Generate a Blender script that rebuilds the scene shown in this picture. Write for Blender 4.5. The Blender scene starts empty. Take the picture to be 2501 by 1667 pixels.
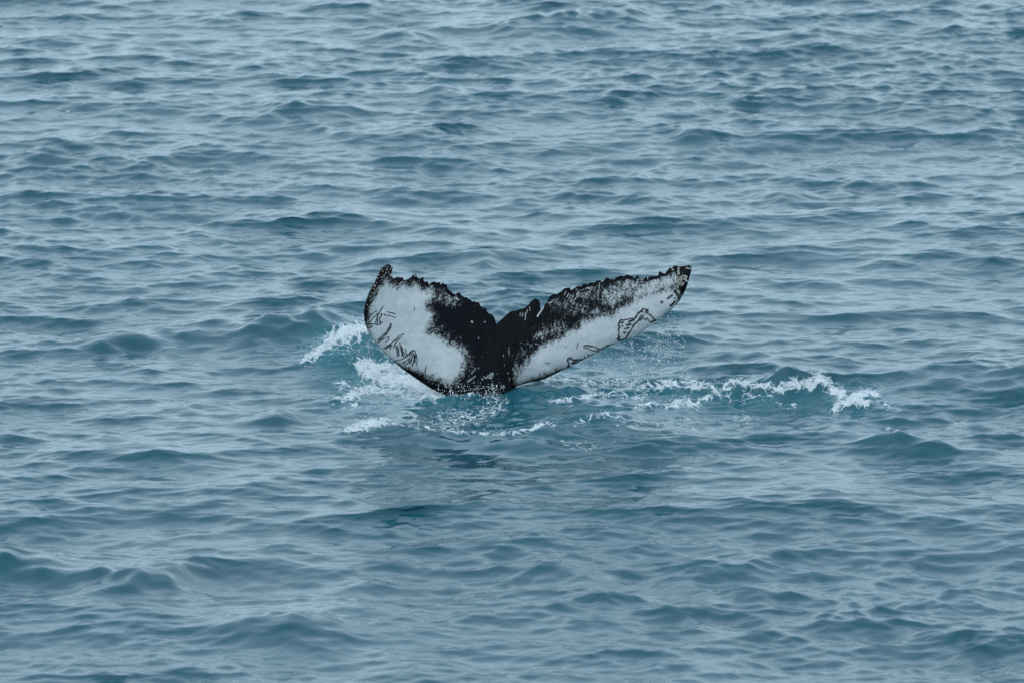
import bpy, math, random
import numpy as np
from mathutils import Vector

R = math.radians
S = bpy.context.scene
rng = np.random.default_rng(11)
random.seed(5)

# ------------------------------------------------------------------ camera
CAM = np.array((0.19, -80.0, 15.2))
PITCH = R(10.30)
LENS = 234.0
cd = bpy.data.cameras.new('camera')
cam = bpy.data.objects.new('camera', cd)
S.collection.objects.link(cam)
cam.location = CAM
cam.rotation_euler = (math.pi / 2 - PITCH, 0, 0)
cd.lens = LENS
cd.sensor_width = 36.0
cd.clip_start = 0.5
cd.clip_end = 20000
cd.dof.use_dof = True
cd.dof.focus_distance = 81.5
cd.dof.aperture_fstop = 2.5
S.camera = cam

# ------------------------------------------------------------------ sky and sun (bright even overcast)
SUN_EL, SUN_AZ = R(58), R(200)          # azimuth clockwise from +Y
W = bpy.data.worlds.new('World')
S.world = W
W.use_nodes = True
nt = W.node_tree
nt.nodes.clear()
wo = nt.nodes.new('ShaderNodeOutputWorld')
sky = nt.nodes.new('ShaderNodeTexSky')
sky.sky_type = 'NISHITA'
sky.sun_disc = False
sky.sun_elevation = SUN_EL
sky.sun_rotation = SUN_AZ
sky.air_density = 1.0
sky.dust_density = 2.0
bg = nt.nodes.new('ShaderNodeBackground')
bg.inputs['Strength'].default_value = 0.05
nt.links.new(sky.outputs[0], bg.inputs[0])
cloud = nt.nodes.new('ShaderNodeBackground')        # the even cloud layer
cloud.inputs['Color'].default_value = (0.64, 0.86, 1.02, 1)
cloud.inputs['Strength'].default_value = 1.6
add = nt.nodes.new('ShaderNodeMixShader')
add.inputs[0].default_value = 0.75
nt.links.new(bg.outputs[0], add.inputs[1])
nt.links.new(cloud.outputs[0], add.inputs[2])
nt.links.new(add.outputs[0], wo.inputs[0])

sd = bpy.data.lights.new('sun', 'SUN')
sd.energy = 0.5
sd.angle = R(60)
sd.color = (1.0, 0.97, 0.93)
sun = bpy.data.objects.new('sun', sd)
S.collection.objects.link(sun)
sv = Vector((math.sin(SUN_AZ) * math.cos(SUN_EL), math.cos(SUN_AZ) * math.cos(SUN_EL), math.sin(SUN_EL)))
sun.rotation_euler = sv.to_track_quat('Z', 'Y').to_euler()

S.view_settings.view_transform = 'Standard'
S.view_settings.look = 'None'
S.view_settings.exposure = 0.0
S.view_settings.gamma = 1.0
S.view_settings.use_curve_mapping = False
S.render.engine = 'CYCLES'
S.cycles.max_bounces = 5
S.cycles.use_denoising = False

# ------------------------------------------------------------------ measuring helpers
# photograph pixels (2501 x 1667) <-> rays from the standpoint, used to take positions off the photo
FPX = LENS / 36.0 * 2501
fw = np.array((0, math.cos(PITCH), -math.sin(PITCH)))
up = np.array((0, math.sin(PITCH), math.cos(PITCH)))


def ray(X, Y):
    X = np.asarray(X, float); Y = np.asarray(Y, float)
    a = (X - 1250.5) / FPX
    b = -(Y - 833.5) / FPX
    return np.stack([a, fw[1] + b * up[1], fw[2] + b * up[2]], -1)


def on_z(X, Y, z):
    d = ray(X, Y)
    t = (np.asarray(z) - CAM[2]) / d[..., 2]
    return CAM + d * t[..., None]


def on_y(X, Y, y):
    d = ray(X, Y)
    t = (np.asarray(y) - CAM[1]) / d[..., 1]
    return CAM + d * t[..., None]


def to_px(P):
    q = P - CAM
    zc = q[..., 1] * fw[1] + q[..., 2] * fw[2]
    return (1250.5 + FPX * q[..., 0] / zc,
            833.5 - FPX * (q[..., 1] * up[1] + q[..., 2] * up[2]) / zc)


DK = 2501 / 2352.0
def D(pts):                                # full-view readings
    return [tuple([p[0] * DK, p[1] * DK] + list(p[2:])) for p in pts]
def Z1(pts):                               # left-lobe close-up readings
    return [(850 + x / 4.126, 620 + y / 4.126) for x, y in pts]
def Z2(pts):                               # right-lobe close-up readings
    return [(1190 + x / 4.3547, 620 + y / 4.3547) for x, y in pts]
def Z4(pts):                               # right wake close-up readings
    return [(1200 + x / 2.241, 780 + y / 2.241) for x, y in pts]


def sstep(a, b, x):
    t = np.clip((x - a) / (b - a), 0, 1)
    return t * t * (3 - 2 * t)


def seg_dist(px, py, pts):
    best = np.full(px.shape, 1e9)
    for (ax, ay), (bx, by) in zip(pts[:-1], pts[1:]):
        dx, dy = bx - ax, by - ay
        t = np.clip(((px - ax) * dx + (py - ay) * dy) / (dx * dx + dy * dy + 1e-9), 0, 1)
        best = np.minimum(best, (px - ax - t * dx) ** 2 + (py - ay - t * dy) ** 2)
    return np.sqrt(best)


def in_poly(px, py, poly):
    c = np.zeros(px.shape, bool)
    n = len(poly)
    for i in range(n):
        x0, y0 = poly[i]; x1, y1 = poly[(i + 1) % n]
        if y0 == y1:
            continue
        m = ((y0 > py) != (y1 > py)) & (px < (x1 - x0) * (py - y0) / (y1 - y0) + x0)
        c ^= m
    return c


def signed(px, py, poly):
    d = seg_dist(px, py, list(poly) + [poly[0]])
    return np.where(in_poly(px, py, poly), d, -d)


def mesh_from(name, V, Q, material, smooth=True, tris=False):
    V = np.ascontiguousarray(V, np.float32); Q = np.ascontiguousarray(Q, np.int32)
    k = Q.shape[1]
    me = bpy.data.meshes.new(name)
    me.vertices.add(len(V)); me.vertices.foreach_set('co', V.ravel())
    me.loops.add(Q.size); me.loops.foreach_set('vertex_index', Q.ravel())
    me.polygons.add(len(Q))
    me.polygons.foreach_set('loop_start', np.arange(0, Q.size, k, dtype=np.int32))
    me.polygons.foreach_set('loop_total', np.full(len(Q), k, np.int32))
    me.update(calc_edges=True)
    if smooth:
        me.polygons.foreach_set('use_smooth', np.ones(len(Q), bool))
    me.materials.append(material)
    return me


def link(name, me, parent=None):
    o = bpy.data.objects.new(name, me)
    S.collection.objects.link(o)
    o.parent = parent
    return o


def fattr(me, name, arr):
    a = me.attributes.new(name, 'FLOAT', 'POINT')
    a.data.foreach_set('value', np.ascontiguousarray(arr, np.float32).ravel())


# node shorthand
class NT:
    def __init__(self, name):
        self.m = bpy.data.materials.new(name)
        self.m.use_nodes = True
        self.t = self.m.node_tree
        self.t.nodes.clear()
        self.out = self.n('ShaderNodeOutputMaterial')
    def n(self, typ, **kw):
        o = self.t.nodes.new(typ)
        for k, v in kw.items():
            if isinstance(k, str) and hasattr(o, k):
                setattr(o, k, v)
        return o
    def l(self, a, b):
        self.t.links.new(a, b)
    def put(self, sock, v):
        if hasattr(v, 'links'):
            self.l(v, sock)
        else:
            sock.default_value = v
    def math(self, op, a, b=0.0, c=0.0, clamp=False):
        o = self.n('ShaderNodeMath', operation=op)
        o.use_clamp = clamp
        for i, v in enumerate((a, b, c)):
            self.put(o.inputs[i], v)
        return o.outputs[0]
    def attr(self, name, out='Fac'):
        return self.n('ShaderNodeAttribute', attribute_name=name).outputs[out]
    def noise(self, vec, scale, detail=3, rough=0.55, dist=0.0):
        o = self.n('ShaderNodeTexNoise')
        self.put(o.inputs['Vector'], vec)
        o.inputs['Scale'].default_value = scale
        o.inputs['Detail'].default_value = detail
        o.inputs['Roughness'].default_value = rough
        o.inputs['Distortion'].default_value = dist
        return o.outputs[0]
    def mapr(self, v, a, b, c=0.0, d=1.0, smooth=True):
        o = self.n('ShaderNodeMapRange')
        o.interpolation_type = 'SMOOTHSTEP' if smooth else 'LINEAR'
        self.put(o.inputs[0], v)
        for i, x in enumerate((a, b, c, d)):
            self.put(o.inputs[i + 1], x)
        return o.outputs[0]
    def mix(self, f, a, b):
        o = self.n('ShaderNodeMix', data_type='RGBA')
        self.put(o.inputs[0], f); self.put(o.inputs[6], a); self.put(o.inputs[7], b)
        return o.outputs[2]
    def scale_vec(self, vec, s):
        o = self.n('ShaderNodeMapping')
        self.l(vec, o.inputs['Vector'])
        o.inputs['Scale'].default_value = s
        return o.outputs[0]


# ------------------------------------------------------------------ materials
def mat_sea():
    m = NT('sea_water')
    co = m.n('ShaderNodeTexCoord').outputs['Object']
    foam = m.attr('foam')
    aer = m.attr('aeration')
    # lacy break-up of the foam
    n1 = m.noise(m.scale_vec(co, (1.0, 0.6, 1.0)), 5.5, 5, 0.65, 0.9)
    n2 = m.noise(co, 22.0, 3, 0.6, 0.3)
    vor = m.n('ShaderNodeTexVoronoi', feature='DISTANCE_TO_EDGE')
    wv = m.n('ShaderNodeVectorMath', operation='ADD')
    nz = m.n('ShaderNodeTexNoise'); nz.inputs['Scale'].default_value = 6.0; m.l(co, nz.inputs['Vector'])
    ws = m.n('ShaderNodeVectorMath', operation='SCALE'); ws.inputs['Scale'].default_value = 0.22
    m.l(nz.outputs['Color'], ws.inputs[0]); m.l(co, wv.inputs[0]); m.l(ws.outputs[0], wv.inputs[1])
    m.l(wv.outputs[0], vor.inputs['Vector']); vor.inputs['Scale'].default_value = 7.0
    lace = m.mapr(vor.outputs['Distance'], 0.0, 0.14, 0.37, -0.15)
    v = m.math('ADD', m.math('MULTIPLY', m.math('SUBTRACT', n1, 0.5), 1.5), m.math('MULTIPLY', m.math('SUBTRACT', n2, 0.5), 0.9))
    v = m.math('ADD', v, lace)
    v = m.math('ADD', v, m.mapr(foam, 0.6, 1.05, 0.0, 0.15))
    gate = m.mapr(foam, 0.02, 0.2)
    v = m.math('ADD', m.math('MULTIPLY', v, gate), foam)
    ff = m.math('MULTIPLY', m.mapr(v, 0.46, 1.05), gate, clamp=True)
    # water body
    big = m.noise(co, 0.25, 2)
    body = m.mix(m.mapr(big, 0.3, 0.7), (0.008, 0.066, 0.092, 1), (0.011, 0.073, 0.100, 1))
    body = m.mix(aer, body, (0.030, 0.150, 0.185, 1))
    b = m.n('ShaderNodeBsdfPrincipled')
    m.l(body, b.inputs['Base Color'])
    b.inputs['Roughness'].default_value = 0.06
    b.inputs['IOR'].default_value = 1.333
    rip = m.noise(m.scale_vec(co, (0.8, 1.2, 1)), 11.0, 4, 0.62, 0.4)
    bp = m.n('ShaderNodeBump'); bp.inputs['Strength'].default_value = 1.0
    bp.inputs['Distance'].default_value = 0.004
    m.l(m.attr('ripple'), bp.inputs['Strength']); m.l(rip, bp.inputs['Height']); m.l(bp.outputs[0], b.inputs['Normal'])
    f = m.n('ShaderNodeBsdfPrincipled')
    f.inputs['Base Color'].default_value = (0.66, 0.69, 0.71, 1)
    f.inputs['Roughness'].default_value = 0.7
    bf = m.n('ShaderNodeBump'); bf.inputs['Strength'].default_value = 0.8; bf.inputs['Distance'].default_value = 0.03
    m.l(m.noise(co, 35.0, 4, 0.7), bf.inputs['Height']); m.l(bf.outputs[0], f.inputs['Normal'])
    mx = m.n('ShaderNodeMixShader')
    m.l(ff, mx.inputs[0]); m.l(b.outputs[0], mx.inputs[1]); m.l(f.outputs[0], mx.inputs[2])
    m.l(mx.outputs[0], m.out.inputs[0])
    return m.m


def mat_skin():
    m = NT('whale_skin')
    co = m.n('ShaderNodeTexCoord').outputs['Object']
    sk = m.attr('skin_uv', 'Vector')
    pig = m.attr('pigment')
    amp = m.attr('speckle')
    n1 = m.noise(m.scale_vec(sk, (1.0, 0.5, 1)), 110.0, 3, 0.65)
    n2 = m.noise(m.scale_vec(sk, (1.0, 0.6, 1)), 22.0, 4, 0.65, 0.5)
    v = m.math('ADD', m.math('MULTIPLY', m.math('SUBTRACT', n1, 0.5), 4.6), m.math('MULTIPLY', m.math('SUBTRACT', n2, 0.5), 3.6))
    v = m.math('MULTIPLY_ADD', v, amp, pig)
    wht = m.mapr(v, -10.0, 9.0)
    mott = m.noise(co, 7.0, 4, 0.6)
    white = m.mix(m.mapr(mott, 0.3, 0.7), (0.47, 0.495, 0.50, 1), (0.565, 0.58, 0.575, 1))
    black = m.mix(m.mapr(m.noise(co, 30.0, 3), 0.35, 0.75), (0.0028, 0.004, 0.0055, 1), (0.006, 0.0075, 0.009, 1))
    c = m.mix(wht, black, white)
    c = m.mix(m.attr('mark'), c, (0.010, 0.013, 0.016, 1))
    c = m.mix(m.attr('scratch'), c, (0.50, 0.53, 0.53, 1))
    b = m.n('ShaderNodeBsdfPrincipled')
    m.l(c, b.inputs['Base Color'])
    b.inputs['Roughness'].default_value = 0.33
    b.inputs['Specular IOR Level'].default_value = 0.05
    bp = m.n('ShaderNodeBump'); bp.inputs['Strength'].default_value = 0.3; bp.inputs['Distance'].default_value = 0.003
    m.l(m.noise(sk, 40.0, 4, 0.6), bp.inputs['Height']); m.l(bp.outputs[0], b.inputs['Normal'])
    m.l(b.outputs[0], m.out.inputs[0])
    return m.m


def mat_plain(name, col, rough, scale=40.0, var=0.85, spec=0.5):
    m = NT(name)
    co = m.n('ShaderNodeTexCoord').outputs['Object']
    c = m.mix(m.mapr(m.noise(co, scale, 3), 0.3, 0.7), tuple(x * var for x in col) + (1,), col + (1,))
    b = m.n('ShaderNodeBsdfPrincipled')
    m.l(c, b.inputs['Base Color'])
    b.inputs['Roughness'].default_value = rough
    b.inputs['Specular IOR Level'].default_value = spec
    m.l(b.outputs[0], m.out.inputs[0])
    return m.m


M_SEA, M_SKIN = mat_sea(), mat_skin()
M_DROP = mat_plain('white_water', (0.66, 0.69, 0.71), 0.35, 60.0, 0.85)
M_BARN = mat_plain('barnacle_shell', (0.52, 0.48, 0.42), 0.7, 120.0, 0.7)

# ------------------------------------------------------------------ the sea
TL, TN = 64.0, 2048
LEAN = 1.5


def ocean_tile():
    k1 = 2 * np.pi * np.fft.fftfreq(TN, TL / TN)
    kx, ky = np.meshgrid(k1, k1, indexing='xy')
    k = np.hypot(kx, ky); k[0, 0] = 1
    kp = 2 * np.pi / 3.1
    wd = R(-82)                                    # heading of the wind sea
    c = np.abs(np.cos(np.arctan2(ky, kx) - wd))
    P = np.exp(-1.0 * (kp / k) ** 2) / k ** 4.1 * (0.42 + c ** 2.0)
    P *= np.exp(-(k / (2 * np.pi / 0.10)) ** 2)
    P += 0.12 * np.exp(-((k - 2 * np.pi / 11) / 0.18) ** 2) / k ** 4 * (c ** 6)
    P[0, 0] = 0
    g = (rng.standard_normal((TN, TN)) + 1j * rng.standard_normal((TN, TN))) * np.sqrt(P)
    sx = np.fft.ifft2(1j * kx * g).real; sy = np.fft.ifft2(1j * ky * g).real
    nrm = 0.168 / math.sqrt((sx ** 2 + sy ** 2).mean())
    H = np.fft.ifft2(g).real * nrm
    DX = np.fft.ifft2(1j * kx / k * g).real * nrm
    DY = np.fft.ifft2(1j * ky / k * g).real * nrm
    lp = np.exp(-(k / (2 * np.pi / 0.9)) ** 2)
    HL = np.fft.ifft2(g * lp).real * nrm
    return [a.astype(np.float32) for a in (H, DX, DY, HL)]


def smooth_noise(shape_xy, cell, seed):
    X, Y = shape_xy
    r = np.random.default_rng(seed).random((96, 96)).astype(np.float32)
    return bil(r, X / cell + 48, Y / cell + 48)


def bil(T, u, v):
    n = T.shape[0]
    iu = np.floor(u).astype(np.int64); iv = np.floor(v).astype(np.int64)
    fu = (u - iu).astype(np.float32); fv = (v - iv).astype(np.float32)
    fu = fu * fu * (3 - 2 * fu) if n < 200 else fu
    fv = fv * fv * (3 - 2 * fv) if n < 200 else fv
    i0, i1, j0, j1 = iu % n, (iu + 1) % n, iv % n, (iv + 1) % n
    return (T[j0, i0] * (1 - fu) + T[j0, i1] * fu) * (1 - fv) + (T[j1, i0] * (1 - fu) + T[j1, i1] * fu) * fv


def axis(lo, hi, step, far):
    mid = np.arange(lo, hi, step)
    out, d, x = [], step, hi
    while x < far:
        d *= 1.17; x += d; out.append(x)
    neg, d, x = [], step, lo
    while x > -far:
        d *= 1.17; x -= d; neg.append(x)
    return np.array(neg[::-1] + list(mid) + [hi] + out)


# crests read off the photo: (x, y, height); front width, back width in metres
RIDGES = [
    (D([(1110, 892, 0), (1180, 885, .16), (1300, 880, .22), (1420, 880, .22), (1500, 884, .16), (1620, 890, 0)]), 1.5, .5),
    (D([(180, 785, .02), (330, 767, .08), (460, 748, .15), (580, 722, .26), (660, 707, .31), (740, 715, .2), (830, 735, .05)]), .55, .9),
    (D([(680, 842, 0), (720, 815, .12), (760, 778, .27), (800, 752, .38), (840, 742, .42), (900, 750, .36), (960, 790, .12), (1000, 815, 0)]), .6, .42),
    (D([(520, 968, .0), (590, 950, .09), (645, 935, .17), (690, 945, .1), (760, 965, 0)]), .35, .4),
    (D([(760, 995, 0), (830, 980, .09), (880, 967, .15), (960, 978, .15), (1040, 988, .13), (1120, 994, .12), (1210, 990, .16), (1255, 972, .2), (1300, 968, .13), (1345, 975, 0)]), .42, .22),
    (D([(950, 912, 0), (1000, 905, .07), (1040, 899, .13), (1085, 903, .10), (1130, 913, .07), (1165, 920, 0)]), .3, .22),
    (D([(1305, 978, 0), (1350, 958, .11), (1390, 947, .17), (1430, 955, .1), (1490, 970, 0)]), .28, .25),
    (D([(1400, 905, .0), (1480, 890, .08), (1540, 872, .19), (1620, 880, .15), (1700, 882, .15), (1790, 888, .14), (1840, 880, .19), (1870, 874, .23), (1888, 866, .29), (1905, 878, .23), (1930, 892, .17), (1980, 905, .13), (2010, 910, .07), (2070, 935, 0)]), .3, .3),
    (D([(1670, 882, 0), (1740, 868, .16), (1800, 862, .25), (1860, 866, .2), (1920, 880, 0)]), .5, .6),
    (D([(1960, 885, .0), (2060, 862, .12), (2150, 847, .17), (2250, 833, .22), (2352, 838, .24), (2500, 850, .1)]), .8, 1.0),
    (D([(1880, 1015, 0), (2000, 1000, .12), (2060, 985, .24), (2110, 1000, .2), (2200, 1018, .13), (2320, 1032, .0)]), .45, .6),
    (D([(-160, 1255, .1), (-40, 1250, .28), (80, 1248, .33), (170, 1265, .29), (280, 1282, .27), (400, 1292, .22), (510, 1298, 0)]), .6, .8),
    (D([(1180, 1305, 0), (1290, 1290, .1), (1360, 1295, .14), (1480, 1312, 0)]), .4, .5),
    (D([(1070, 48, 0), (1160, 30, .22), (1300, 8, .36), (1420, 8, .28), (1520, 20, 0)]), 1.0, 1.2),
    (D([(1730, 84, 0), (1820, 66, .18), (1885, 54, .3), (1950, 66, .16), (2020, 82, 0)]), .7, .8),
    (D([(915, 204, 0), (1000, 192, .18), (1040, 199, .13), (1090, 212, 0)]), .5, .6),
    (D([(700, 297, 0), (760, 288, .17), (850, 292, .15), (960, 298, .09), (1040, 306, 0)]), .5, .6),
    (D([(560, 246, .0), (680, 232, .22), (780, 244, .13), (860, 252, 0)]), .6, .7),
    (D([(1520, 304, 0), (1600, 290, .18), (1650, 299, .09), (1700, 308, 0)]), .5, .6),
    (D([(830, 70, 0), (920, 60, .2), (1040, 70, 0)]), .7, .8),
    (D([(1020, 592, 0), (1090, 573, .13), (1120, 565, .2), (1160, 574, .1), (1230, 586, 0)]), .45, .5),
    (D([(1540, 1345, 0), (1640, 1325, .14), (1740, 1320, .16), (1860, 1345, 0)]), .6, .7),
    (D([(460, 1440, 0), (600, 1408, .17), (680, 1400, .2), (790, 1420, .08), (860, 1432, 0)]), .6, .7),
    (D([(1700, 440, 0), (1790, 428, .14), (1880, 436, 0)]), .5, .6),
    (D([(160, 792, 0), (240, 772, .12), (330, 775, .05), (400, 785, 0)]), .4, .5),
]

# white water: (points, radius in photo pixels, strength)
FOAM = [
    (D([(702, 828), (730, 808), (760, 785), (790, 766), (830, 750), (860, 745)]), 15, 1.0),
    (D([(765, 778), (800, 762), (845, 752)]), 26, .95),
    (D([(800, 800), (850, 790), (890, 800)]), 22, .45),
    (D([(825, 843), (870, 838), (910, 850)]), 19, 1.0),
    (D([(772, 884), (800, 886)]), 9, .8),
    (D([(850, 862), (900, 866), (950, 878), (1000, 898)]), 25, 1.0),
    (D([(805, 905), (850, 890), (880, 895), (930, 905), (1005, 908)]), 15, .9),
    (D([(755, 916), (792, 916)]), 9, .7),
    (D([(800, 930), (900, 925), (980, 925)]), 18, .35),
    (D([(802, 987), (840, 976), (887, 966)]), 11, 1.0),
    (D([(885, 968), (960, 980), (1000, 985), (1060, 991), (1120, 994), (1195, 997)]), 3.5, .78),
    (D([(1000, 965), (1060, 960), (1110, 950), (1145, 930)]), 24, .55),
    (D([(975, 905), (1020, 900), (1080, 902), (1140, 914)]), 11, .66),
    (D([(930, 955), (1010, 965)]), 14, .5),
    (D([(1215, 986), (1262, 969)]), 6, .85),
    (Z4([(250, 330), (350, 325), (450, 330), (560, 360)]), 13, .62),
    (Z4([(580, 340), (700, 350), (820, 350), (900, 370)]), 15, .6),
    (Z4([(900, 370), (1000, 347), (1050, 342), (1110, 355), (1200, 375), (1300, 380)]), 11, .88),
    (Z4([(1290, 352), (1380, 346), (1450, 365), (1550, 370)]), 11, .85),
    (Z4([(1580, 375), (1660, 350), (1740, 355), (1800, 320), (1850, 365), (1900, 400)]), 14, 1.0),
    (Z4([(1900, 400), (1950, 425), (2000, 430), (2060, 400), (2110, 415)]), 12, 1.0),
    (Z4([(1880, 490), (1930, 460), (2000, 455), (2060, 460)]), 10, 1.0),
    (Z4([(1920, 430), (1990, 445)]), 13, .9),
    (Z4([(990, 460), (1050, 440), (1130, 460)]), 12, .9),
    (Z4([(800, 480), (900, 465), (1000, 470)]), 8, .75),
    (Z4([(320, 445), (400, 440), (480, 425), (560, 410)]), 7, .75),
    (Z4([(600, 400), (720, 410), (830, 420)]), 9, .65),
    (Z4([(1150, 440), (1220, 420), (1300, 410)]), 9, .7),
    (Z4([(1300, 420), (1450, 420), (1560, 410)]), 16, .45),
    (Z4([(460, 570), (540, 540), (620, 520), (700, 532)]), 8, .65),
    (Z4([(160, 605), (220, 590), (290, 570), (340, 565)]), 6, .85),
    (Z4([(1560, 465), (1660, 470)]), 7, .6),
    (Z4([(2090, 430), (2160, 455), (2170, 480)]), 7, .6),
    (Z4([(2170, 600), (2240, 605)]), 7, .55),
    (Z4([(1340, 530), (1450, 540)]), 9, .5),
    (Z4([(700, 550), (900, 560), (1150, 540)]), 20, .33),
    (Z4([(900, 600), (1200, 590), (1500, 545)]), 18, .26),
    (Z4([(400, 680), (560, 690)]), 14, .35),
    (D([(110, 257), (135, 253), (160, 257)]), 4, .5),
    (D([(40, 270), (105, 259)]), 3, .2),
    (D([(895, 62), (940, 60)]), 4, .4),
    (D([(2190, 972), (2225, 968)]), 6, .5),
]
# stirred, bubbly water round the tail: (points, radius, strength)
AIR = [
    (D([(760, 800), (830, 790), (900, 830)]), 60, .75),
    (D([(800, 880), (900, 880), (1000, 900)]), 60, .6),
    (D([(1000, 940), (1130, 950), (1250, 930), (1400, 920)]), 55, .30),
    (D([(1300, 830), (1450, 850), (1550, 860)]), 40, .35),
    (D([(1400, 900), (1600, 905), (1800, 915), (2000, 930)]), 50, .35),
]


def build_sea():
    ax = axis(-11.2, 11.4, 0.034, 9000)
    ay = np.concatenate([axis(-17, 10, 0.038, 9000)])
    ay = ay[ay <= 10]
    d, y, ext = 0.038, 10.0, []
    while y < 9000:
        d = min(d * 1.0015, 0.052) if y < 38 else d * 1.17
        y += d; ext.append(y)
    ay = np.concatenate([ay, ext])
    X, Y = np.meshgrid(ax, ay, indexing='xy')
    H, DX, DY, HL = ocean_tile()
    u = (X + 13.7) * TN / TL; v = (Y + 21.3) * TN / TL
    inside = sstep(13.5, 11.5, np.abs(X)) * sstep(-19, -17, Y) * sstep(41, 37, Y)
    wide = sstep(160, 60, np.abs(X)) * sstep(260, 120, np.abs(Y))
    gust = 0.62 + 0.95 * smooth_noise((X + 0.25 * Y, Y * 0.4), 2.3, 3) ** 1.3
    hd, hl = bil(H, u, v), bil(HL, u, v)
    # the stirred slick in front of the tail is calmer for the short waves
    r2 = ((X + 0.35) / 1.15) ** 2 + ((Y + 3.2) / 2.3) ** 2
    calm = 1 - 0.65 * np.exp(-r2)
    near = np.exp(-((X / 1.1) ** 2 + ((Y + 0.4) / 1.6) ** 2))
    a = 1.2 * gust * calm
    Z = inside * (hl * (1 - 0.8 * near) * calm + (hd - hl) * a) + (1 - inside) * wide * hl
    chop = 1.35 * inside * (1 - 0.6 * near)
    PX = X + bil(DX, u, v) * chop; PY = Y + bil(DY, u, v) * chop
    sg = float(Z[(np.abs(X) < 10) & (np.abs(Y) < 15)].std())
    print('wave sigma', sg)
    q = on_z(356 * DK, 1068 * DK, 0.0)
    tame = 1 - 0.7 * np.exp(-((X - q[0]) / 0.9) ** 2 - ((Y - q[1]) / 1.6) ** 2)      # one over-steep crest
    PY = PY - LEAN * tame * sg * np.clip((0.72 * hl + 0.28 * Z) / sg + 1.2, 0, 3.4) ** 2 / 2.4 * inside   # wind-driven crests lean to the lee side
    ex, ey = X[0], Y[:, 0]
    for pts, wf, wb in RIDGES:
        p = np.array(pts)
        w = on_z(p[:, 0], p[:, 1], p[:, 2])
        xs, yc, hc = w[:, 0], w[:, 1], p[:, 2]
        o = np.argsort(xs); xs, yc, hc = xs[o], yc[o], hc[o]
        ci = np.where((ex > xs[0] - .5) & (ex < xs[-1] + .5))[0]
        ri = np.where((ey > yc.min() - 4) & (ey < yc.max() + 4))[0]
        if not len(ci) or not len(ri):
            continue
        sl = np.ix_(ri, ci)
        xx = ex[ci]
        cy = np.interp(xx, xs, yc); ch = np.interp(xx, xs, hc)
        kk = np.hanning(9); kk /= kk.sum()
        cy = np.convolve(np.pad(cy, 4, 'edge'), kk, 'valid'); ch = np.convolve(np.pad(ch, 4, 'edge'), kk, 'valid')
        wob = (smooth_noise((X[sl], Y[sl]), 0.35, 9) - .5) * 0.25
        t = Y[sl] - cy[None, :] + wob
        g = np.where(t < 0, np.exp(-np.abs(t / wf) ** 1.5), np.exp(-(t / wb) ** 2))
        cur = Z[sl]
        far = 1.0 if abs(np.mean(yc)) < 4.5 else 0.7
        wav = 1 + 0.5 * (smooth_noise((X[sl], Y[sl]), 0.45 if far == 1.0 else 1.1, 13) - .5) + 0.4 * (smooth_noise((X[sl], Y[sl]), 0.2, 14) - .5)
        Z[sl] = cur * (1 - 0.3 * g * np.clip(ch / .15, 0, 1)[None, :]) + g * ch[None, :] * wav * far
        PY[sl] -= g * ch[None, :] * (0.22 if far == 1.0 else 0.12)            # the crest leans forward
    # trough behind the tail where the water is sucked down
    Z -= 0.06 * np.exp(-(((X - 0.9) / 0.8) ** 2 + ((Y + 0.6) / 0.7) ** 2))
    P = np.stack([PX, PY, Z], -1)
    qx, qy = to_px(P)
    foam = np.zeros_like(Z); air = np.zeros_like(Z)
    for lst, arr in ((FOAM, foam), (AIR, air)):
        for pts, r, k in lst:
            pa = np.array(pts)
            m = (qx > pa[:, 0].min() - 3 * r) & (qx < pa[:, 0].max() + 3 * r) & (qy > pa[:, 1].min() - 3 * r) & (qy < pa[:, 1].max() + 3 * r) & (Y > -19) & (Y < 48)
            d = seg_dist(qx[m], qy[m], [tuple(q) for q in pa[:, :2]])
            arr[m] = np.maximum(arr[m], k * np.exp(-(d / r) ** 2 * 0.8))
    fold = (np.diff(PY, axis=0)[:, np.abs(ex) < 10][(np.abs(ey[:-1]) < 15)] < 0).mean()
    print('folded', fold)
    # churned relief where it is white
    fl = smooth_noise((X, Y), 0.075, 21) + 0.6 * smooth_noise((X, Y), 0.16, 22) - 0.8
    P[..., 2] += fl * 0.085 * np.clip(foam * 1.3 - .2, 0, 1)
    st = smooth_noise((X, Y), 0.13, 31) + smooth_noise((X, Y), 0.3, 32) - 1
    P[..., 2] += st * 0.05 * np.clip(air, 0, .6)
    ny, nx = X.shape
    idx = np.arange(nx * ny).reshape(ny, nx)
    Q = np.stack([idx[:-1, :-1], idx[:-1, 1:], idx[1:, 1:], idx[1:, :-1]], -1).reshape(-1, 4)
    me = mesh_from('sea', P.reshape(-1, 3), Q, M_SEA)
    fattr(me, 'ripple', np.clip(a, 0, 1.6)); fattr(me, 'foam', foam); fattr(me, 'aeration', air)
    o = link('sea', me)
    o['kind'] = 'structure'
    o['label'] = 'choppy grey-blue sea with foam around the raised tail'
    print('sea quads', len(Q))
    return P, foam, qx, qy


SEA_P, SEA_F, SEA_QX, SEA_QY = build_sea()

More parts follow.
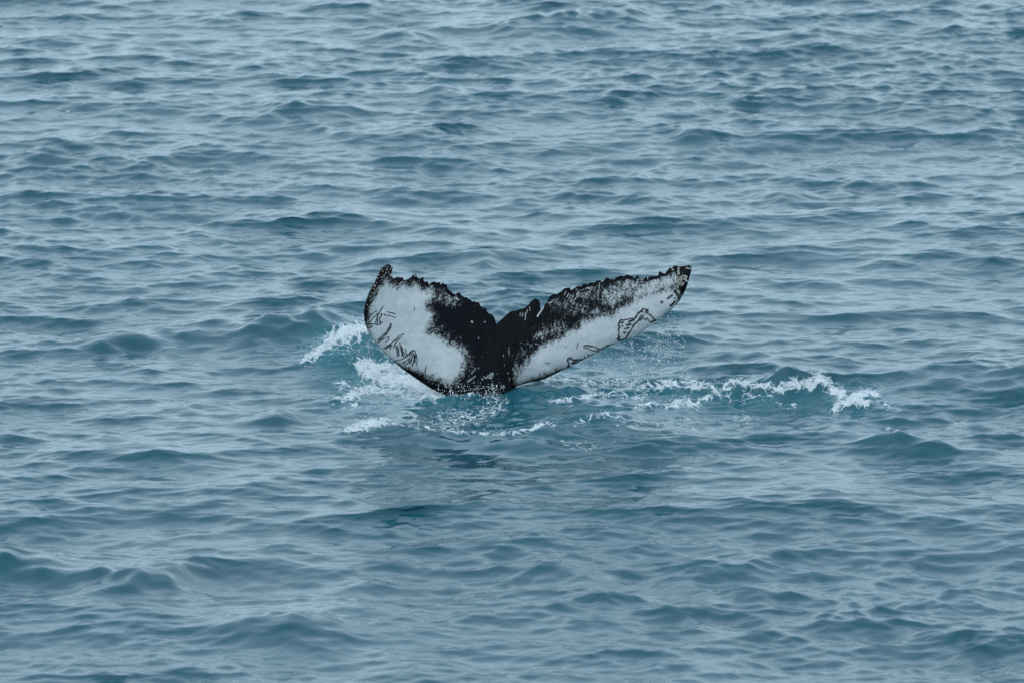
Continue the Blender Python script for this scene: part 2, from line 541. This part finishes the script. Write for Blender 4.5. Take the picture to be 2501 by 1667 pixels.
# ------------------------------------------------------------------ the whale's tail
L_LEAD = Z1([(900, 1385), (820, 1345), (740, 1290), (650, 1230), (560, 1165), (460, 1085), (380, 1015), (310, 940), (250, 860), (205, 785), (180, 730), (165, 660), (158, 590), (165, 530), (185, 460), (210, 390), (245, 325), (270, 280), (290, 230), (315, 180), (325, 150), (360, 125), (400, 100), (418, 108)])
L_TRAIL = Z1([(1500, 705), (1490, 690), (1475, 640), (1450, 610), (1420, 600), (1400, 580), (1395, 550), (1375, 545), (1345, 535), (1330, 515), (1320, 485), (1300, 490), (1280, 480), (1250, 480), (1240, 465), (1215, 455), (1195, 437), (1175, 438), (1145, 420), (1130, 395), (1105, 390), (1085, 410), (1060, 400), (1040, 380), (1015, 365), (1000, 340), (995, 305), (975, 308), (960, 290), (945, 300), (930, 312), (930, 290), (915, 285), (900, 292), (870, 280), (840, 285), (830, 320), (815, 305), (800, 275), (775, 285), (760, 265), (765, 238), (750, 235), (730, 255), (710, 250), (695, 230), (680, 208), (655, 215), (640, 235), (625, 250), (605, 255), (585, 270), (560, 262), (550, 235), (530, 240), (510, 225), (490, 235), (470, 262), (455, 245), (440, 222), (415, 228), (430, 210), (445, 175), (452, 130), (435, 122), (418, 108)])
R_TRAIL = Z2([(104, 742), (130, 715), (170, 680), (215, 640), (240, 615), (275, 608), (310, 605), (345, 590), (385, 580), (410, 565), (440, 540), (470, 500), (490, 485), (515, 475), (540, 485), (558, 505), (562, 535), (566, 575), (575, 590), (592, 562), (610, 545), (630, 515), (645, 500), (650, 475), (670, 450), (695, 430), (720, 425), (735, 432), (770, 410), (800, 390), (815, 370), (850, 362), (880, 358), (885, 382), (900, 384), (930, 365), (945, 350), (970, 340), (1000, 346), (1015, 325), (1045, 320), (1070, 328), (1090, 305), (1120, 305), (1145, 302), (1165, 285), (1205, 278), (1215, 302), (1240, 290), (1260, 258), (1285, 255), (1310, 272), (1330, 266), (1350, 277), (1370, 250), (1400, 240), (1430, 230), (1450, 241), (1480, 223), (1510, 223), (1530, 240), (1545, 235), (1560, 262), (1580, 250), (1595, 223), (1610, 238), (1620, 264), (1650, 250), (1675, 262), (1700, 233), (1720, 246), (1750, 236), (1790, 237), (1820, 232), (1825, 195), (1840, 185), (1865, 205), (1895, 212), (1905, 185), (1920, 180), (1930, 150), (1965, 156), (1980, 130), (2010, 127), (2040, 138), (2090, 130), (2140, 121), (2165, 128), (2174, 148)])
R_LEAD = Z2([(330, 1395), (450, 1362), (540, 1350), (620, 1320), (720, 1275), (800, 1235), (900, 1190), (1000, 1135), (1080, 1100), (1170, 1050), (1250, 1000), (1330, 965), (1440, 925), (1540, 885), (1640, 830), (1740, 755), (1830, 690), (1900, 640), (1960, 590), (2010, 545), (2045, 500), (2075, 445), (2105, 395), (2125, 340), (2140, 290), (2155, 235), (2170, 190), (2174, 148)])
NOTCH = L_TRAIL[0]
R_TRAIL[0] = NOTCH
BOT = (1208, 1260)
L_ROOT = [BOT, (1165, 1240), (1140, 1180), (1130, 1100), (1128, 1020), (1112, 975), L_LEAD[0]]
R_ROOT = [BOT, (1250, 1240), (1268, 1180), (1240, 1100), (1219, 1020), (1216, 985), (1228, 962), R_LEAD[0]]


def along(pts, n):
    p = np.array(pts, float)
    s = np.concatenate([[0], np.cumsum(np.hypot(*np.diff(p, axis=0).T))])
    t = np.asarray(n) * s[-1]
    return np.stack([np.interp(t, s, p[:, 0]), np.interp(t, s, p[:, 1])], -1)


def smooth_curve(P, k):
    w = np.hanning(2 * k + 1); w /= w.sum()
    Q = P.copy()
    for c in (0, 1):
        Q[:, c] = np.convolve(np.concatenate([2 * P[0, c] - P[k:0:-1, c], P[:, c], 2 * P[-1, c] - P[-2:-k - 2:-1, c]]), w, 'valid')
    return Q


def lobe(root, lead, trail, n):
    s = np.linspace(0, 1, n)
    q = 0.16
    Lp = np.where((s < q)[:, None], along(root, np.clip(s / q, 0, 1)), along(lead, np.clip((s - q) / (1 - q), 0, 1)))
    Lp = smooth_curve(Lp, 6)
    Tp = along(trail, s)
    return s, Lp, Tp, smooth_curve(Tp, max(6, n // 14))


def fluke_depth(X, Y):
    """distance of the tail blade's middle surface along y (the blade is cupped and yawed)"""
    l = np.clip((1213 - X) / 325, 0, 1.1); r = np.clip((X - 1213) / 476, 0, 1.1)
    upz = (965 - Y) / 200.0
    return -0.75 * l ** 2.2 + 0.22 * r - 0.30 * r ** 3 + 0.16 * np.clip(upz, -2, 2) * (1 - .6 * r) - 0.05


def build_whale():
    nl, nr = 440, 620
    sl, Ll, Tl, Ul = lobe(L_ROOT, L_LEAD, L_TRAIL, nl)
    sr, Lr, Tr, Ur = lobe(R_ROOT, R_LEAD, R_TRAIL, nr)
    s = np.concatenate([-sl[::-1], sr[1:]])
    Lp = np.concatenate([Ll[::-1], Lr[1:]]); Tp = np.concatenate([Tl[::-1], Tr[1:]]); Up = np.concatenate([Ul[::-1], Ur[1:]])
    for c in (0, 1):      # heal the seam at the midline
        Lp[nl - 8:nl + 8, c] = np.convolve(np.pad(Lp[nl - 8:nl + 8, c], 4, 'edge'), np.ones(9) / 9, 'valid')

    def surf(nv, side):
        v = np.linspace(0, 1, nv)
        vv = v[:, None, None]
        P = Lp[None] + (Up - Lp)[None] * vv + (Tp - Up)[None] * vv ** 9
        X, Y = P[..., 0], P[..., 1]
        foil = 5 * (0.2969 * np.sqrt(v) - 0.126 * v - 0.3516 * v ** 2 + 0.2843 * v ** 3 - 0.1036 * v ** 4)
        th = 0.16 + 0.22 * np.exp(-np.abs(s) / 0.45) + 0.30 * np.exp(-(s / 0.12) ** 2)
        th = th * sstep(1.0, 0.93, np.abs(s))
        h = foil[:, None] * th[None]
        m = on_y(X, Y, fluke_depth(X, Y))
        if side < 0:       # keel along the middle of the underside
            h = h + 0.08 * np.exp(-(m[..., 0] - 0.0) ** 2 / 0.008) * np.clip(v * 8, 0, 1)[:, None] * np.clip((1 - v) * 4, 0, 1)[:, None]
        kn = smooth_noise((X, Y), 9.0, 77) - .5
        h = h + 0.005 * kn * np.clip(v * 12, 0, 1)[:, None] * np.clip((1 - v) * 30, 0, 1)[:, None] * sstep(1, .95, np.abs(s))[None]
        if side < 0:       # the tail stock swells forward just under the surface
            h = h + 0.85 * sstep(0.05, -0.11, m[..., 2]) * np.exp(-((m[..., 0] + 0.28) / 0.33) ** 2) * np.clip(v * 20, 0, 1)[:, None]
        W3 = m.copy(); W3[..., 1] += side * h
        return v, X, Y, W3

    v, X, Y, F = surf(235, -1)
    vb, _, _, Bk = surf(36, 1)
    nv, nc = X.shape
    idf = np.arange(nv * nc).reshape(nv, nc)
    nb = len(vb)
    idb = np.zeros((nb, nc), int)
    idb[0] = idf[0]; idb[-1] = idf[-1]
    idb[1:-1] = nv * nc + np.arange((nb - 2) * nc).reshape(nb - 2, nc)
    V = np.concatenate([F.reshape(-1, 3), Bk[1:-1].reshape(-1, 3)])
    qf = np.stack([idf[:-1, :-1], idf[:-1, 1:], idf[1:, 1:], idf[1:, :-1]], -1).reshape(-1, 4)
    qb = np.stack([idb[:-1, :-1], idb[1:, :-1], idb[1:, 1:], idb[:-1, 1:]], -1).reshape(-1, 4)
    me = mesh_from('humpback_whale', V, np.concatenate([qf, qb]), M_SKIN)
    nback = len(V) - nv * nc

    # ---- pigment: distance (photo pixels) inside the white patches
    WL = Z1([(395, 270), (420, 295), (450, 322), (500, 330), (560, 318), (610, 345), (660, 312), (700, 330), (740, 365), (800, 372), (838, 345), (850, 420), (800, 470), (778, 510), (800, 560), (850, 600), (845, 650), (800, 720), (790, 775), (880, 800), (950, 830), (1000, 890), (1050, 900), (1100, 930), (1150, 960), (1190, 1010), (1160, 1060), (1150, 1140), (1100, 1210), (1080, 1250), (1000, 1290), (930, 1235), (860, 1212), (800, 1195), (730, 1160), (650, 1130), (570, 1108), (500, 1095), (440, 1065), (370, 1000), (300, 930), (245, 850), (222, 780), (212, 690), (222, 640), (240, 560), (250, 500), (272, 430), (312, 370), (352, 310), (382, 262)])
    WR = Z2([(310, 1300), (330, 1250), (400, 1160), (440, 1110), (500, 1060), (540, 1000), (600, 960), (680, 920), (780, 890), (850, 830), (950, 790), (1050, 700), (1100, 680), (1180, 650), (1280, 650), (1360, 620), (1400, 580), (1500, 530), (1600, 470), (1700, 430), (1780, 415), (1850, 390), (1900, 375), (1960, 360), (2015, 395), (2028, 440), (2005, 520), (1955, 585), (1890, 655), (1830, 705), (1740, 770), (1640, 845), (1540, 900), (1440, 940), (1330, 980), (1250, 1015), (1170, 1065), (1080, 1115), (1010, 1150), (960, 1180), (890, 1210), (865, 1195), (820, 1195), (720, 1220), (600, 1265), (480, 1300), (400, 1345), (320, 1365)])
    pl = signed(X, Y, WL); pr = signed(X, Y, WR)
    pig = np.clip(np.maximum(pl, pr), -30, 30)

    def blob(pts, r):
        return np.exp(-(seg_dist(X, Y, pts) / (r * 1.35)) ** 2)
    # greyed zones where fine white flecks run into the black
    g = 0.9 * blob(Z1([(860, 420), (980, 430), (1080, 460)]), 17)
    g = np.maximum(g, 0.68 * blob(Z1([(900, 760), (1050, 880), (1150, 960), (1190, 1050)]), 20))
    g = np.maximum(g, 1.3 * blob(Z2([(1600, 400), (1750, 350), (1900, 300), (1970, 280)]), 19))
    g = np.maximum(g, 1.12 * blob(Z2([(1300, 470), (1420, 370), (1560, 360)]), 24))
    g = np.maximum(g, 0.85 * blob(Z2([(1000, 440), (1100, 400), (1250, 420)]), 21))
    g = np.maximum(g, 0.72 * blob(Z2([(700, 490), (820, 540), (1000, 600), (1200, 600)]), 20))
    g = np.maximum(g, 0.82 * blob(Z2([(560, 850), (680, 800), (800, 760)]), 19))
    g = np.maximum(g, 0.6 * blob(Z2([(350, 1120), (450, 980)]), 17))
    g = np.maximum(g, 0.3 * blob(Z1([(190, 760), (170, 600), (210, 450), (280, 300)]), 10))
    pig = np.maximum(pig, np.where(pig < 0, -25 + 22 * g, pig)) * 1.0
    amp = 2.2 + 9.0 * np.exp(-(np.maximum(-pl, -pr) / 1e9) ** 2)
    amp = np.where(pig < 0, 13 + 5 * g, 14)
    amp = np.where(pig > 3, np.clip(14 - (pig - 3) * 0.8, 6.0, 14), amp)
    # leading edges are crisper; very edge of the blade is black
    edge = np.minimum(v[:, None] * 120, 60) * np.ones_like(X)
    vlead = v[:, None] * np.hypot(*(Up - Lp).T)[None]
    amp = np.where(vlead < 14, np.minimum(amp, 6.0), amp)
    # trailing rim black on both lobes
    vt = (1 - v[:, None]) * np.hypot(*(Up - Lp).T)[None]
    pig = np.where(vt < 9, np.minimum(pig, -22), pig)

    mark = np.zeros_like(X); scr = np.zeros_like(X)
    def stroke(arr, pts, w, k=1.0):
        pa = np.array(pts)
        mm = (X > pa[:, 0].min() - 8) & (X < pa[:, 0].max() + 8) & (Y > pa[:, 1].min() - 8) & (Y < pa[:, 1].max() + 8)
        # hand-scratched wobble
        d = seg_dist(X[mm] + 1.6 * (smooth_noise((X[mm], Y[mm]), 5.0, 5) - .5), Y[mm] + 1.6 * (smooth_noise((X[mm], Y[mm]), 5.0, 6) - .5), pts)
        w = w * (0.7 + 0.7 * smooth_noise((X[mm], Y[mm]), 7.0, 8))
        k = k * (0.8 + 0.4 * smooth_noise((X[mm], Y[mm]), 11.0, 18)).clip(0, 1)
        arr[mm] = np.maximum(arr[mm], k * sstep(1.0, 0.35, d / (w * 1.25)))
    for p in [  # left lobe rakes
        [(205, 655), (240, 600), (290, 560)], [(215, 680), (260, 630), (320, 570), (355, 522)], [(280, 690), (290, 640), (310, 590), (330, 555)],
        [(300, 690), (300, 640)], [(325, 690), (320, 630)], [(340, 590), (325, 640)], [(195, 700), (260, 690), (300, 700)], [(320, 700), (345, 670)],
        [(215, 735), (250, 715)], [(200, 640), (225, 590)],
        [(365, 597), (400, 605), (440, 612), (480, 628)], [(400, 570), (480, 590)],
        [(300, 850), (350, 810), (390, 770), (415, 730), (430, 690)], [(440, 690), (430, 730), (400, 780), (360, 820), (310, 860)],
        [(300, 885), (340, 850), (380, 830), (415, 820), (410, 850), (380, 875)],
        [(360, 945), (400, 910), (440, 880), (480, 850), (510, 815), (560, 790)], [(380, 945), (415, 915), (440, 900), (420, 945)], [(450, 940), (470, 900), (500, 850), (540, 820)],
        [(480, 900), (495, 960), (500, 1020)], [(500, 905), (510, 960), (515, 1010)], [(520, 880), (540, 950), (560, 1020)], [(535, 900), (550, 940), (545, 1010)],
        [(560, 970), (580, 1020)], [(580, 940), (590, 990), (600, 1005)], [(450, 1075), (500, 1060), (550, 1040), (600, 1010), (640, 970)],
        [(600, 1005), (640, 960), (670, 950), (685, 990), (700, 1040), (690, 1105)], [(610, 1075), (630, 1010), (655, 970)], [(625, 1090), (645, 1030), (665, 985)],
        [(650, 1110), (665, 1050), (672, 1000)], [(675, 1070), (680, 1010)], [(560, 1085), (610, 1040)], [(580, 1100), (620, 1060)], [(470, 1100), (520, 1105)],
        [(780, 1170), (785, 1120)], [(670, 530), (668, 560)],
    ]:
        stroke(mark, Z1(p), 1.6, 1.0)
    for p, w in [  # right lobe: outlined scars
        ([(1790, 700), (1760, 665), (1730, 635), (1700, 610), (1705, 585), (1660, 568), (1630, 595), (1595, 625), (1580, 655), (1560, 680), (1530, 672), (1490, 680), (1450, 690), (1420, 685), (1410, 705)], 2.0),
        ([(1405, 705), (1395, 740), (1408, 765), (1393, 795), (1405, 825), (1392, 855), (1405, 875), (1385, 890), (1400, 908), (1440, 905), (1475, 890)], 2.0),
        ([(1475, 890), (1490, 855), (1510, 820), (1530, 790), (1555, 745), (1580, 715), (1610, 690), (1640, 650), (1660, 640)], 2.0),
        ([(1610, 680), (1625, 650), (1655, 640), (1650, 670), (1620, 695), (1610, 680)], 1.5),
        ([(1660, 660), (1680, 690), (1700, 670), (1720, 700), (1735, 715)], 1.5), ([(1740, 715), (1790, 695)], 2.4),
        ([(1640, 590), (1650, 605)], 1.5), ([(1690, 600), (1700, 605)], 4.0), ([(1600, 620), (1620, 612)], 1.2),
        ([(1425, 718), (1445, 712)], 2.4), ([(1430, 752), (1440, 752)], 2.2), ([(1475, 742), (1520, 735)], 2.4), ([(1505, 705), (1550, 690)], 2.2),
        ([(1460, 780), (1505, 770)], 2.4), ([(1455, 822), (1462, 822)], 2.6), ([(1500, 820), (1515, 812)], 1.6), ([(1555, 830), (1558, 830)], 1.6), ([(1578, 808), (1580, 808)], 1.3), ([(1608, 768), (1609, 768)], 1.3),
        ([(1025, 965), (1040, 952), (1070, 955), (1090, 965), (1120, 965), (1150, 975), (1170, 990), (1185, 1000), (1180, 1025)], 1.8),
        ([(1030, 975), (1045, 990), (1060, 980), (1080, 1000), (1100, 1000), (1110, 1015), (1140, 1015), (1175, 1030)], 1.6),
        ([(1185, 1005), (1220, 1000), (1260, 975), (1310, 960), (1390, 948)], 1.5), ([(1200, 1030), (1240, 1000), (1300, 985)], 1.3), ([(1220, 1015), (1300, 970)], 1.0),
        ([(1030, 1095), (1035, 1075), (1045, 1080)], 1.2), ([(1070, 1085), (1075, 1060), (1088, 1065)], 1.2), ([(1110, 1070), (1118, 1055), (1130, 1060)], 1.2),
        ([(860, 1190), (870, 1150), (855, 1120), (858, 1090), (870, 1085), (890, 1105), (930, 1115), (970, 1110), (1010, 1115)], 2.0),
        ([(900, 1140), (950, 1135), (1020, 1125)], 1.8), ([(905, 1145), (930, 1160), (985, 1150)], 1.3), ([(890, 1095), (900, 1080)], 1.3), ([(1000, 1110), (1060, 1100)], 1.3), ([(865, 1190), (880, 1195)], 2.5),
        ([(948, 990), (955, 955), (970, 925)], .8), ([(615, 1145), (640, 1140), (670, 1130)], .8), ([(835, 975), (840, 960)], .7),
        ([(1855, 502), (1856, 502)], 3.6), ([(1915, 465), (1940, 445), (1962, 428)], 2.6), ([(1950, 540), (1975, 515), (1998, 490)], 2.4), ([(1985, 455), (1987, 460)], 1.4),
        ([(1990, 380), (2030, 430), (2035, 470)], 2.4),
    ]:
        stroke(mark, Z2(p), w * 1.2, 1.0)
    stroke(scr, Z2([(1935, 450), (1950, 438)]), .7, .6)
    stroke(scr, Z2([(1855, 503), (1856, 503)]), 1.0, .4)
    for p, w, k in [
        ([(1690, 1080), (1705, 1110), (1728, 1150)], .9, .8), ([(1670, 1110), (1700, 1170)], .7, .7), ([(1610, 950), (1630, 1000)], .6, .5),
        ([(1240, 1170), (1260, 1150), (1290, 1120)], 1.4, .6), ([(1220, 1245), (1260, 1210), (1280, 1200)], 1.4, .6),
        ([(1390, 1215), (1420, 1190), (1445, 1165), (1462, 1170), (1450, 1200), (1420, 1210)], 1.3, .6), ([(1245, 672), (1252, 676)], 1.8, .8), ([(1375, 678), (1380, 680)], 1.4, .6),
        ([(1470, 1340), (1480, 1390)], 2.2, .6), ([(1455, 1260), (1462, 1290)], 1.4, .5),
    ]:
        stroke(scr, Z1(p), w, k)
    for p, w, k in [
        ([(270, 1180), (300, 1240), (320, 1290)], 1.0, .8), ([(295, 1140), (330, 1200), (350, 1250)], 1.1, .85), ([(365, 1170), (390, 1240)], .9, .7), ([(225, 1000), (235, 1035)], .8, .6), ([(360, 965), (385, 1010)], .7, .6),
        ([(330, 1300), (300, 1330)], 1.2, .6), ([(380, 1290), (350, 1350)], 1.0, .6), ([(440, 1270), (420, 1320)], 1.0, .5),
        ([(352, 625), (348, 655)], 1.0, .6), ([(380, 625), (375, 660)], 1.0, .6), ([(430, 590), (405, 640), (403, 690)], 1.2, .6), ([(450, 560), (455, 600)], .8, .5),
        ([(535, 655), (545, 635), (570, 610), (590, 580), (600, 555)], 2.0, .9), ([(600, 530), (590, 555)], 2.6, .9),
        ([(640, 515), (670, 520), (688, 505), (690, 490)], 1.0, .7), ([(835, 400), (820, 435)], 1.0, .7), ([(865, 420), (845, 455)], 1.0, .8), ([(890, 430), (865, 475)], 1.0, .8), ([(915, 440), (885, 500)], 1.0, .8), ([(940, 470), (905, 500)], .9, .7),
        ([(965, 405), (950, 450)], .9, .6), ([(950, 370), (945, 390)], .8, .6), ([(1195, 310), (1185, 390), (1180, 430)], 1.0, .6),
        ([(1590, 275), (1610, 270)], 1.2, .8), ([(1590, 295), (1612, 295)], 1.2, .8), ([(1635, 270), (1655, 268)], 1.2, .8), ([(1635, 292), (1655, 290)], 1.2, .8), ([(1703, 235), (1705, 265)], .9, .8), ([(1975, 160), (1978, 175)], 1.2, .7),
        ([(922, 517), (924, 518)], 1.3, .9), ([(955, 528), (957, 529)], 1.5, .9), ([(992, 540), (994, 541)], 1.5, .9), ([(1028, 548), (1030, 549)], 1.5, .9), ([(1062, 553), (1064, 554)], 1.5, .9), ([(1178, 440), (1180, 445)], 1.3, .8), ([(1178, 468), (1180, 470)], 1.5, .8),
        ([(1045, 370), (1070, 358), (1100, 368)], 1.6, .6),
        ([(30, 1260), (50, 1225), (65, 1235), (40, 1280), (10, 1280)], 1.3, .6), ([(55, 1340), (60, 1390)], 2.4, .6),
    ]:
        stroke(scr, Z2(p), w, k)
    # loose water beads and flecks on the wet skin
    r2 = np.random.default_rng(4)
    for i in range(60):
        if i < 30:
            p = (r2.normal(1120, 75), 938 - abs(r2.normal(0, 30)))
        else:
            p = (r2.uniform(1060, 1320), r2.uniform(800, 940))
        stroke(scr, [p, (p[0] + r2.normal(0, 1), p[1] + r2.uniform(0, 3))], r2.uniform(.5, 1.2), r2.uniform(.4, .9))

    arc = np.cumsum(np.concatenate([[0], np.hypot(*np.diff((Lp + Up) / 2, axis=0).T)])) / 200
    uv = np.stack([np.broadcast_to(arc[None], X.shape), v[:, None] * np.hypot(*(Up - Lp).T)[None] / 200, np.zeros_like(X)], -1)
    pad = lambda a, c: np.concatenate([a.ravel(), np.full(nback, c)])
    fattr(me, 'pigment', pad(pig, -30)); fattr(me, 'speckle', pad(amp, 5)); fattr(me, 'mark', pad(mark, 0)); fattr(me, 'scratch', pad(scr, 0))
    a = me.attributes.new('skin_uv', 'FLOAT_VECTOR', 'POINT')
    uvb = np.concatenate([uv.reshape(-1, 3), np.tile(uv[0], (nb - 2, 1)) + np.repeat(np.arange(nb - 2), nc)[:, None] * np.array([[0, .03, 0.5]])])
    a.data.foreach_set('vector', uvb.astype(np.float32).ravel())
    o = link('humpback_whale', me)
    o['label'] = 'diving humpback whale showing its raised black-and-white tail flukes above the sea'
    o['category'] = 'whale'
    return o, F, X, Y


WHALE, WF, WX, WY = build_whale()


# ------------------------------------------------------------------ barnacles on the tips
def barnacle_mesh():
    rings = [(1.0, -0.25), (0.98, 0.0), (0.86, 0.32), (0.66, 0.56), (0.5, 0.56), (0.42, 0.30), (0.0, 0.22)]
    n = 10
    V, Q = [], []
    for i, (r, z) in enumerate(rings):
        for j in range(n):
            t = 2 * math.pi * j / n
            k = 1 + 0.09 * ((j % 2) * 2 - 1) * (i < 4)
            V.append((r * k * math.cos(t), r * k * math.sin(t), z))
    for i in range(len(rings) - 1):
        for j in range(n):
            Q.append((i * n + j, i * n + (j + 1) % n, (i + 1) * n + (j + 1) % n, (i + 1) * n + j))
    m = NT('barnacle')
    co = m.n('ShaderNodeTexCoord').outputs['Object']
    ln = m.n('ShaderNodeVectorMath', operation='LENGTH')
    sc = m.scale_vec(co, (1, 1, 0)); m.l(sc, ln.inputs[0])
    c = m.mix(m.mapr(ln.outputs['Value'], 0.40, 0.48), (0.03, 0.028, 0.026, 1), m.mix(m.noise(co, 6.0, 3), (0.34, 0.31, 0.26, 1), (0.66, 0.63, 0.56, 1)))
    b = m.n('ShaderNodeBsdfPrincipled'); m.l(c, b.inputs['Base Color']); b.inputs['Roughness'].default_value = .6
    m.l(b.outputs[0], m.out.inputs[0])
    return mesh_from('barnacle', np.array(V), np.array(Q), m.m, smooth=False)


BM = barnacle_mesh()
spots = [(p, 2.9) for p in Z2([(2035, 155), (2030, 181), (2036, 203), (2080, 222), (2115, 235), (2062, 238), (2090, 254), (2035, 268), (2060, 277), (2048, 300), (2120, 280), (2082, 300), (2070, 318), (2030, 322), (2022, 347), (2035, 396), (2124, 150), (2151, 156), (2062, 257), (2107, 262), (2020, 290), (2018, 245), (2098, 225), (1975, 166)])]
spots += [(p, 1.9) for p in Z1([(375, 130), (352, 165), (382, 188), (405, 180), (430, 152), (440, 133), (365, 207), (327, 160), (300, 235), (322, 262), (290, 282), (262, 345), (272, 312), (242, 385), (225, 420), (196, 505), (340, 225), (348, 150), (388, 160), (395, 150), (312, 205), (415, 200), (255, 300), (232, 350), (510, 235), (480, 272), (672, 225), (400, 128)])]
gy, gx = np.gradient(WF, axis=(0, 1))
for i, (p, r) in enumerate(spots):
    d = (WX - p[0]) ** 2 + (WY - p[1]) ** 2
    j, k = np.unravel_index(np.argmin(d), d.shape)
    j = min(max(j, 1), WX.shape[0] - 2); k = min(max(k, 1), WX.shape[1] - 2)
    nrm = Vector(np.cross(gx[j, k], gy[j, k])).normalized()
    if nrm.y > 0:
        nrm = -nrm
    b = link('barnacle', BM, WHALE)
    b.location = WF[j, k]
    q = nrm.to_track_quat('Z', 'Y')
    b.rotation_euler = q.to_euler()
    s = r / 200 * (random.uniform(.85, 1.2) if r > 2 else random.uniform(.55, 1.25))
    b.scale = (s, s * random.uniform(.85, 1.05), s * .9)

# ------------------------------------------------------------------ thrown water (uncountable drops)
def ico():
    import bmesh
    bm = bmesh.new(); bmesh.ops.create_icosphere(bm, subdivisions=1, radius=1)
    bm.verts.ensure_lookup_table()
    V = np.array([v.co[:] for v in bm.verts]); T = np.array([[v.index for v in f.verts] for f in bm.faces])
    bm.free()
    return V, T


ICV, ICT = ico()
dr = np.random.default_rng(8)


def spray(name, pts, rad, label, stretch=1.4):
    pts = np.asarray(pts); n = len(pts)
    sc = np.stack([rad, rad, rad * dr.uniform(.9, stretch * 1.3, n)], -1)
    jit = 1 + 0.25 * dr.standard_normal((n, len(ICV), 1)) * .6
    V = (ICV[None] * jit * sc[:, None, :]) + pts[:, None, :]
    T = ICT[None] + (np.arange(n) * len(ICV))[:, None, None]
    o = link(name, mesh_from(name, V.reshape(-1, 3), T.reshape(-1, 3), M_DROP))
    o['kind'] = 'stuff'; o['label'] = label
    return o


def drop_size(n):
    return np.clip(np.exp(dr.normal(math.log(.0036), .42, n)), .0015, .011)


def drops_px(boxes, y0, ys):
    """boxes: (x0,y0,x1,y1,n) in full-view readings, spread round the depth y0"""
    out = []
    for x0, y0_, x1, y1, n in boxes:
        X = dr.uniform(x0, x1, n) * DK; Y = dr.uniform(y0_, y1, n) * DK
        out.append(on_y(X, Y, y0 + dr.normal(0, ys, n)))
    return np.concatenate(out)


# curtain of drops falling from the right lobe
cols = []
for _ in range(46):
    x = dr.uniform(1440, 1572) if dr.random() < .75 else dr.uniform(1330, 1450)
    ytop = np.interp(x, [1330, 1450, 1500, 1572], [825, 765, 735, 710])
    n = dr.integers(5, 17)
    yy = ytop + (870 - ytop) * dr.random(n) ** .85
    cols.append(np.stack([x + dr.normal(0, 3.5, n), yy], -1))
cols = np.concatenate(cols)
p1 = on_y(cols[:, 0] * DK, cols[:, 1] * DK, 0.0 + dr.normal(0, .12, len(cols)))
p1 = np.concatenate([p1, drops_px([(1440, 760, 1575, 880, 260), (1330, 820, 1500, 890, 240), (1500, 700, 1580, 780, 26)], 0.0, .2)])
spray('falling_drops', p1, drop_size(len(p1)) * 1.25, 'curtain of white drops falling from the right fluke')


def from_foam(box, n, lift, lo=.5, spread=.03):
    """drops thrown off the white water inside a full-view box"""
    x0, y0, x1, y1 = [q * DK for q in box]
    m = (SEA_QX > x0) & (SEA_QX < x1) & (SEA_QY > y0) & (SEA_QY < y1) & (SEA_F > lo)
    c = SEA_P[m]
    i = dr.integers(0, len(c), n)
    P = c[i] + dr.normal(0, spread, (n, 3))
    P[:, 2] += np.abs(dr.exponential(lift, n))
    return P


p2 = np.concatenate([from_foam((690, 730, 860, 840), 650, .035, .6), drops_px([(715, 770, 850, 830, 160), (790, 790, 905, 835, 170)], -0.3, .2),
                     drops_px([(770, 725, 845, 750, 60)], .2, .15)])
spray('crest_spray', p2, drop_size(len(p2)), 'white spray on the wave breaking behind the left fluke')
p3 = np.concatenate([from_foam((800, 960, 1000, 995), 450, .02, .6), from_foam((1000, 900, 1180, 1000), 700, .04, .3),
                     drops_px([(1020, 885, 1160, 985, 330), (850, 925, 920, 965, 40), (1000, 870, 1150, 910, 120)], -0.75, .2)])
spray('tail_splash', p3, drop_size(len(p3)), 'splash of drops in front of the foot of the tail')
p4 = np.concatenate([from_foam((1480, 850, 2030, 950), 1000, .022, .6), from_foam((1150, 860, 1500, 960), 350, .03, .5),
                     drops_px([(1500, 850, 1580, 885, 60), (1860, 860, 1910, 885, 50)], .3, .1)])
spray('wake_spray', p4, drop_size(len(p4)), 'frothy drops along the white wake right of the tail')
p5 = from_foam((760, 830, 1010, 930), 500, .015, .6)
spray('patch_spray', p5, drop_size(len(p5)), 'flecks of white water on the foam patch left of the tail')
